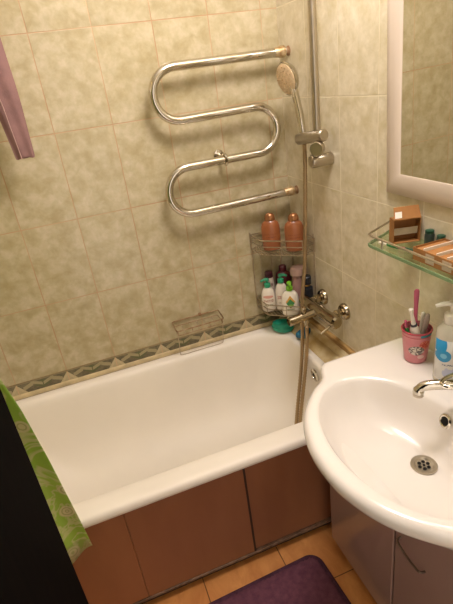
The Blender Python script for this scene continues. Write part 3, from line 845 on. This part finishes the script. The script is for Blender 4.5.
finish('rail', rail, M['satin'], sh)
for y in (-.76, -1.33): finish('bracket', box(Vector(W(-.03, y - .012, .520)) - loc, Vector(W(-.0, y + .012, .5258)) - loc, .002, 1), M['satin'], sh)

ZH = .5345
bx = thing('cardboard_box', 'open kraft cardboard box with white sticker standing on the glass shelf', 'box', W(-.0445, -.783, ZH), math.radians(-18))
w, dp, h, tk = .0365, .0165, .066, .0014
bm = box((-w, -dp, 0), (w, dp, tk)); add_box(bm, (-w, dp - tk, tk), (w, dp, h)); add_box(bm, (-w, -dp, tk), (-w + tk, dp - tk, h)); add_box(bm, (w - tk, -dp, tk), (w, dp - tk, h)); add_box(bm, (-w, -dp, h - tk), (w, dp, h))
finish('carton', bm, M['kraft'], bx, smooth=False)
fl = loft([[(-w, -dp, h), (w, -dp, h), (w, -dp, h + .0014), (-w, -dp, h + .0014)], [(-w + .004, -dp + .016, h + .030), (w - .002, -dp + .016, h + .030), (w - .002, -dp + .0174, h + .031), (-w + .004, -dp + .0174, h + .031)]])
f = finish('lid_flap', fl, M['kraft'], bx, smooth=False)
def onflap(u, v, o): return (-w + 2 * w * u, -dp + .016 * v - o * .88, h + .030 * v + o * .47 + .0005)
finish('sticker', loft([[onflap(.05, .12, .0004), onflap(.30, .12, .0004), onflap(.33, .62, .0004), onflap(.08, .62, .0004)], [onflap(.05, .12, .0009), onflap(.30, .12, .0009), onflap(.33, .62, .0009), onflap(.08, .62, .0009)]]), M['paper'], f, smooth=False)
finish('inner_sleeve', box((-w + .004, -dp + .010, .020), (w - .004, -dp + .012, .040), .001, 1), M['film'], bx, smooth=False)

tr = thing('cardboard_tray', 'low kraft card tray with white dividers at the front of the glass shelf', 'tray', W(-.066, -1.03, ZH), math.radians(0))
a, b, h = .048, .130, .032
bm = box((-a, -b, 0), (a, b, tk)); add_box(bm, (-a, -b, tk), (-a + tk, b, h)); add_box(bm, (a - tk, -b, tk), (a, b, h)); add_box(bm, (-a + tk, -b, tk), (a - tk, -b + tk, h)); add_box(bm, (-a + tk, b - tk, tk), (a - tk, b, h))
add_box(bm, (-a + tk, -b + tk, h - .006), (a - tk, b - tk, h - .005))
finish('carton', bm, M['kraft'], tr, smooth=False)
for k, y in enumerate((.098, .055, .022, -.02, -.06, -.10)):
    finish('divider', box((-a + .004, y - .0012, h - .005), (a - .004, y + .0012, h + .003), 0), M['paper'], tr, smooth=False)
for y in (.074, .020, -.034):
    finish('window', box((-a - .0006, y - .016, .004), (-a + .0002, y + .012, h - .005), 0), M['film'], tr, smooth=False)

def jar(y, label, r, h):
    t = thing('small_jar', label, 'jar', W(-.0395 + .001, y, ZH), 0, None)
    t.location.x = -.002 - r - .0135 + .012
    finish('glass', lathe([(r * .9, 0), (r, .002), (r, h * .7), (r * .8, h * .78)], 24), M['jar_dark'], t)
    finish('lid', lathe([(r * .86, h * .775), (r * .9, h * .79), (r * .9, h * .98), (r * .8, h)], 24), M['dgreen_plastic'], t)
jar(-.845, 'small dark jar between the open box and the card tray', .0125, .040)
jar(-.885, 'small dark jar with green lid against the wall behind the card tray', .0115, .036)

tb = thing('toothbrush', 'green toothbrush lying on the glass shelf in front of the open box', 'toothbrush', W(-.112, -.762, ZH + .0052), 0)
d = Vector((.030, -.128, 0))
for n, prof, m in (('head', [(.003, 0), (.005, .02), (.005, .15), (.003, .18), (.003, .22)], M['bristle']), ('grip', [(.0035, .215), (.005, .25), (.005, .48), (.004, .5)], M['green_plastic']),
                   ('neck', [(.0038, .495), (.0035, .60), (.004, .66)], M['pink_plastic']), ('handle', [(.0042, .655), (.005, .7), (.0048, .95), (.002, 1.0)], M['dgreen_plastic'])):
    finish(n, axis_lathe([(r, k * d.length) for r, k in prof], (0, 0, 0), d, 12), m, tb)

# ------------------------------------------------------------------ curtain, washing line, garment, rug
CY0 = -.82
bm = bmesh.new()
edge = [(-.30, -1.040), (-.13, -1.050), (-.089, -1.055), (.016, -1.062), (.242, -1.079), (.389, -1.094), (.467, -1.107), (.70, -1.150), (1.0, -1.20), (1.38, -1.25)]
rows = []
nx, nz = 60, 46
for j in range(nz + 1):
    tz = j / nz
    row = []
    for i in range(nx + 1):
        u = i / nx
        zb = -.089 - .030 * min(1, (1 - u) * 8) * 1.0 - .03 * (1 - u)
        z = zb + (1.38 - zb) * tz
        for (za, xa), (zc, xc) in zip(edge, edge[1:]):
            if za <= z <= zc or (zc == 1.38 and z > zc): xe = xa + (xc - xa) * (z - za) / (zc - za); break
        x = -1.58 + (xe + 1.58) * u
        amp = .016 * (.6 + .4 * tz)
        y = CY0 + amp * math.sin(u * 15.0 + .5 * math.sin(tz * 3)) + .004 * math.sin(u * 41 + tz * 4)
        row.append(bm.verts.new(W(x, y, z)))
    rows.append(row)
for A, B in zip(rows, rows[1:]):
    for i in range(nx): bm.faces.new((A[i], A[i + 1], B[i + 1], B[i]))
o = finish('shower_curtain', bm, M['curtain'], angle=80)
sol = o.modifiers.new('s', 'SOLIDIFY'); sol.thickness = .0008
tag(o, 'green printed shower curtain hanging outside the bathtub beside the dark door', 'curtain')
o = finish('curtain_rail', tube([W(XL, CY0, 1.40), W(0, CY0, 1.40)], .0125, 14), M['satin'])
tag(o, 'metal curtain rail across the bathroom above the front of the bathtub', 'curtain rail')

GY = -.13
o = finish('washing_line', tube([W(XL, GY, 1.30), W(-.8, GY, 1.292), W(0, GY, 1.30)], .0022, 8), M['line'])
tag(o, 'thin washing line stretched over the bathtub', 'washing line')
gm = thing('hanging_garment', 'mauve knitted trouser leg hanging over the bathtub at upper left', 'clothing', W(-.965, GY, .88))
loc = Vector(gm.location)
secs = [(0.850, -0.9690, .0290, .009), (0.858, -0.9690, .0295, .011), (0.940, -0.9720, .034, .014), (1.030, -0.9750, .041, .018), (1.120, -0.9880, .050, .021), (1.22, -.998, .058, .022), (1.285, -1.005, .062, .014), (1.306, -1.006, .060, .006)]
nn = 28
loops = []
for k, (z, cx, a, b) in enumerate(secs):
    loops.append([Vector(W(cx + a * math.cos(2 * PI * i / nn), GY + b * math.sin(2 * PI * i / nn) + .003 * math.sin(5 * 2 * PI * i / nn + z * 9), z + .003 * math.sin(3 * 2 * PI * i / nn) * (k < 2))) - loc for i in range(nn)])
inner = [[p * .0 + Vector(W(cx, GY, z)) - loc + (p - (Vector(W(cx, GY, z)) - loc)) * .86 for p in loops[k]] for k, (z, cx, a, b) in ((1, secs[1]), (0, secs[0]))]
leg = finish('leg', loft(inner + loops, True, True), M['cloth'], gm, angle=80)
mod = leg.modifiers.new('s', 'SUBSURF'); mod.levels = 1; mod.render_levels = 2
sp = []
for z, cx, a, b in secs[:-1]:
    th = math.radians(248)
    sp.append(Vector(W(cx + a * math.cos(th), GY + b * math.sin(th) - .0022, z)) - loc)
finish('seam', tube(smooth_path(sp, 5), .0016, 7), M['cloth_seam'], gm)

rg = thing('bath_rug', 'dark purple bath rug on the orange tiled floor before the bathtub', 'rug', (-.66, -1.06, 0), math.radians(2.2))
lo = [rrect(-.295, .295, -.265, .265, .045, .0005, 8), rrect(-.299, .299, -.269, .269, .048, .006, 8), rrect(-.296, .296, -.266, .266, .046, .011, 8), rrect(-.285, .285, -.255, .255, .04, .0125, 8)]
finish('border', loft(lo), M['rug_edge'], rg, angle=60)
bm = bmesh.new()
gx, gy = 90, 80
vv = []
for j in range(gy + 1):
    r = []
    for i in range(gx + 1):
        x, y = -.283 + .566 * i / gx, -.253 + .506 * j / gy
        ex = max(0, abs(x) - .25) / .033; ey = max(0, abs(y) - .22) / .033
        r.append(bm.verts.new((x, y, .0165 + random.uniform(-.0012, .0012) - .004 * min(1, ex ** 3 + ey ** 3))))
    vv.append(r)
for j in range(gy):
    for i in range(gx):
        cxy = max(0, abs(-.283 + .566 * (i + .5) / gx) - .247), max(0, abs(-.253 + .506 * (j + .5) / gy) - .217)
        if math.hypot(*cxy) < .036: bm.faces.new((vv[j][i], vv[j][i + 1], vv[j + 1][i + 1], vv[j + 1][i]))
bmesh.ops.delete(bm, geom=[v for v in bm.verts if not v.link_faces], context='VERTS')
r = bmesh.ops.extrude_face_region(bm, geom=bm.faces[:])
for v in [g for g in r['geom'] if isinstance(g, bmesh.types.BMVert)]: v.co.z = .0115
finish('pile', bm, M['rug'], rg, angle=80)

# ------------------------------------------------------------------ ceiling lamp
LX, LY, LZ = -.35, -.92, 2.32
lamp = thing('ceiling_lamp', 'small round ceiling lamp above the middle of the bathroom', 'lamp', (LX, LY, ZC))
finish('base', lathe([(.06, 0), (.06, -.02), (.03, -.035), (.022, -.07)], 28), M['white_plastic'], lamp)
m, nt, p = new_mat('lamp_glow')
p.inputs['Emission Color'].default_value = (1, .88, .78, 1); p.inputs['Emission Strength'].default_value = 25
p.inputs['Base Color'].default_value = (.9, .85, .75, 1)
bulb = finish('bulb', lathe([(.013, -.07), (.018, -.085), (.030, -.115), (.032, -.135), (.026, -.155), (.010, -.166)], 24), m, lamp)
bulb.visible_shadow = True
ld = bpy.data.lights.new('lamp_light', 'POINT'); ld.energy = 44; ld.color = (1.0, .915, .92); ld.shadow_soft_size = .15
lo = bpy.data.objects.new('lamp_light', ld); lo.location = (LX, LY, LZ - .06); col.objects.link(lo)

w = bpy.data.worlds.new('World'); sc.world = w; w.use_nodes = True
w.node_tree.nodes['Background'].inputs[0].default_value = (1, .86, .72, 1)
w.node_tree.nodes['Background'].inputs[1].default_value = 1.4

# ------------------------------------------------------------------ camera
cam = bpy.data.cameras.new('camera'); co = bpy.data.objects.new('camera', cam); col.objects.link(co)
cam.sensor_fit = 'VERTICAL'; cam.sensor_height = 36; cam.lens = 27.7836; cam.clip_start = .02
f = Vector((.2590814, .86469494, -.43032486)); r = Vector((.93143102, -.34156788, -.12556924)); u = Vector((.25556423, .36828527, .89389758))
co.matrix_world = Matrix(((r.x, u.x, -f.x, -.8758376), (r.y, u.y, -f.y, -1.78735902), (r.z, u.z, -f.z, 1.56235261), (0, 0, 0, 1)))
sc.camera = co
sc.view_settings.view_transform = 'Standard'; sc.view_settings.look = 'None'
sc.view_settings.exposure = .04; sc.view_settings.gamma = 1; sc.view_settings.use_curve_mapping = False
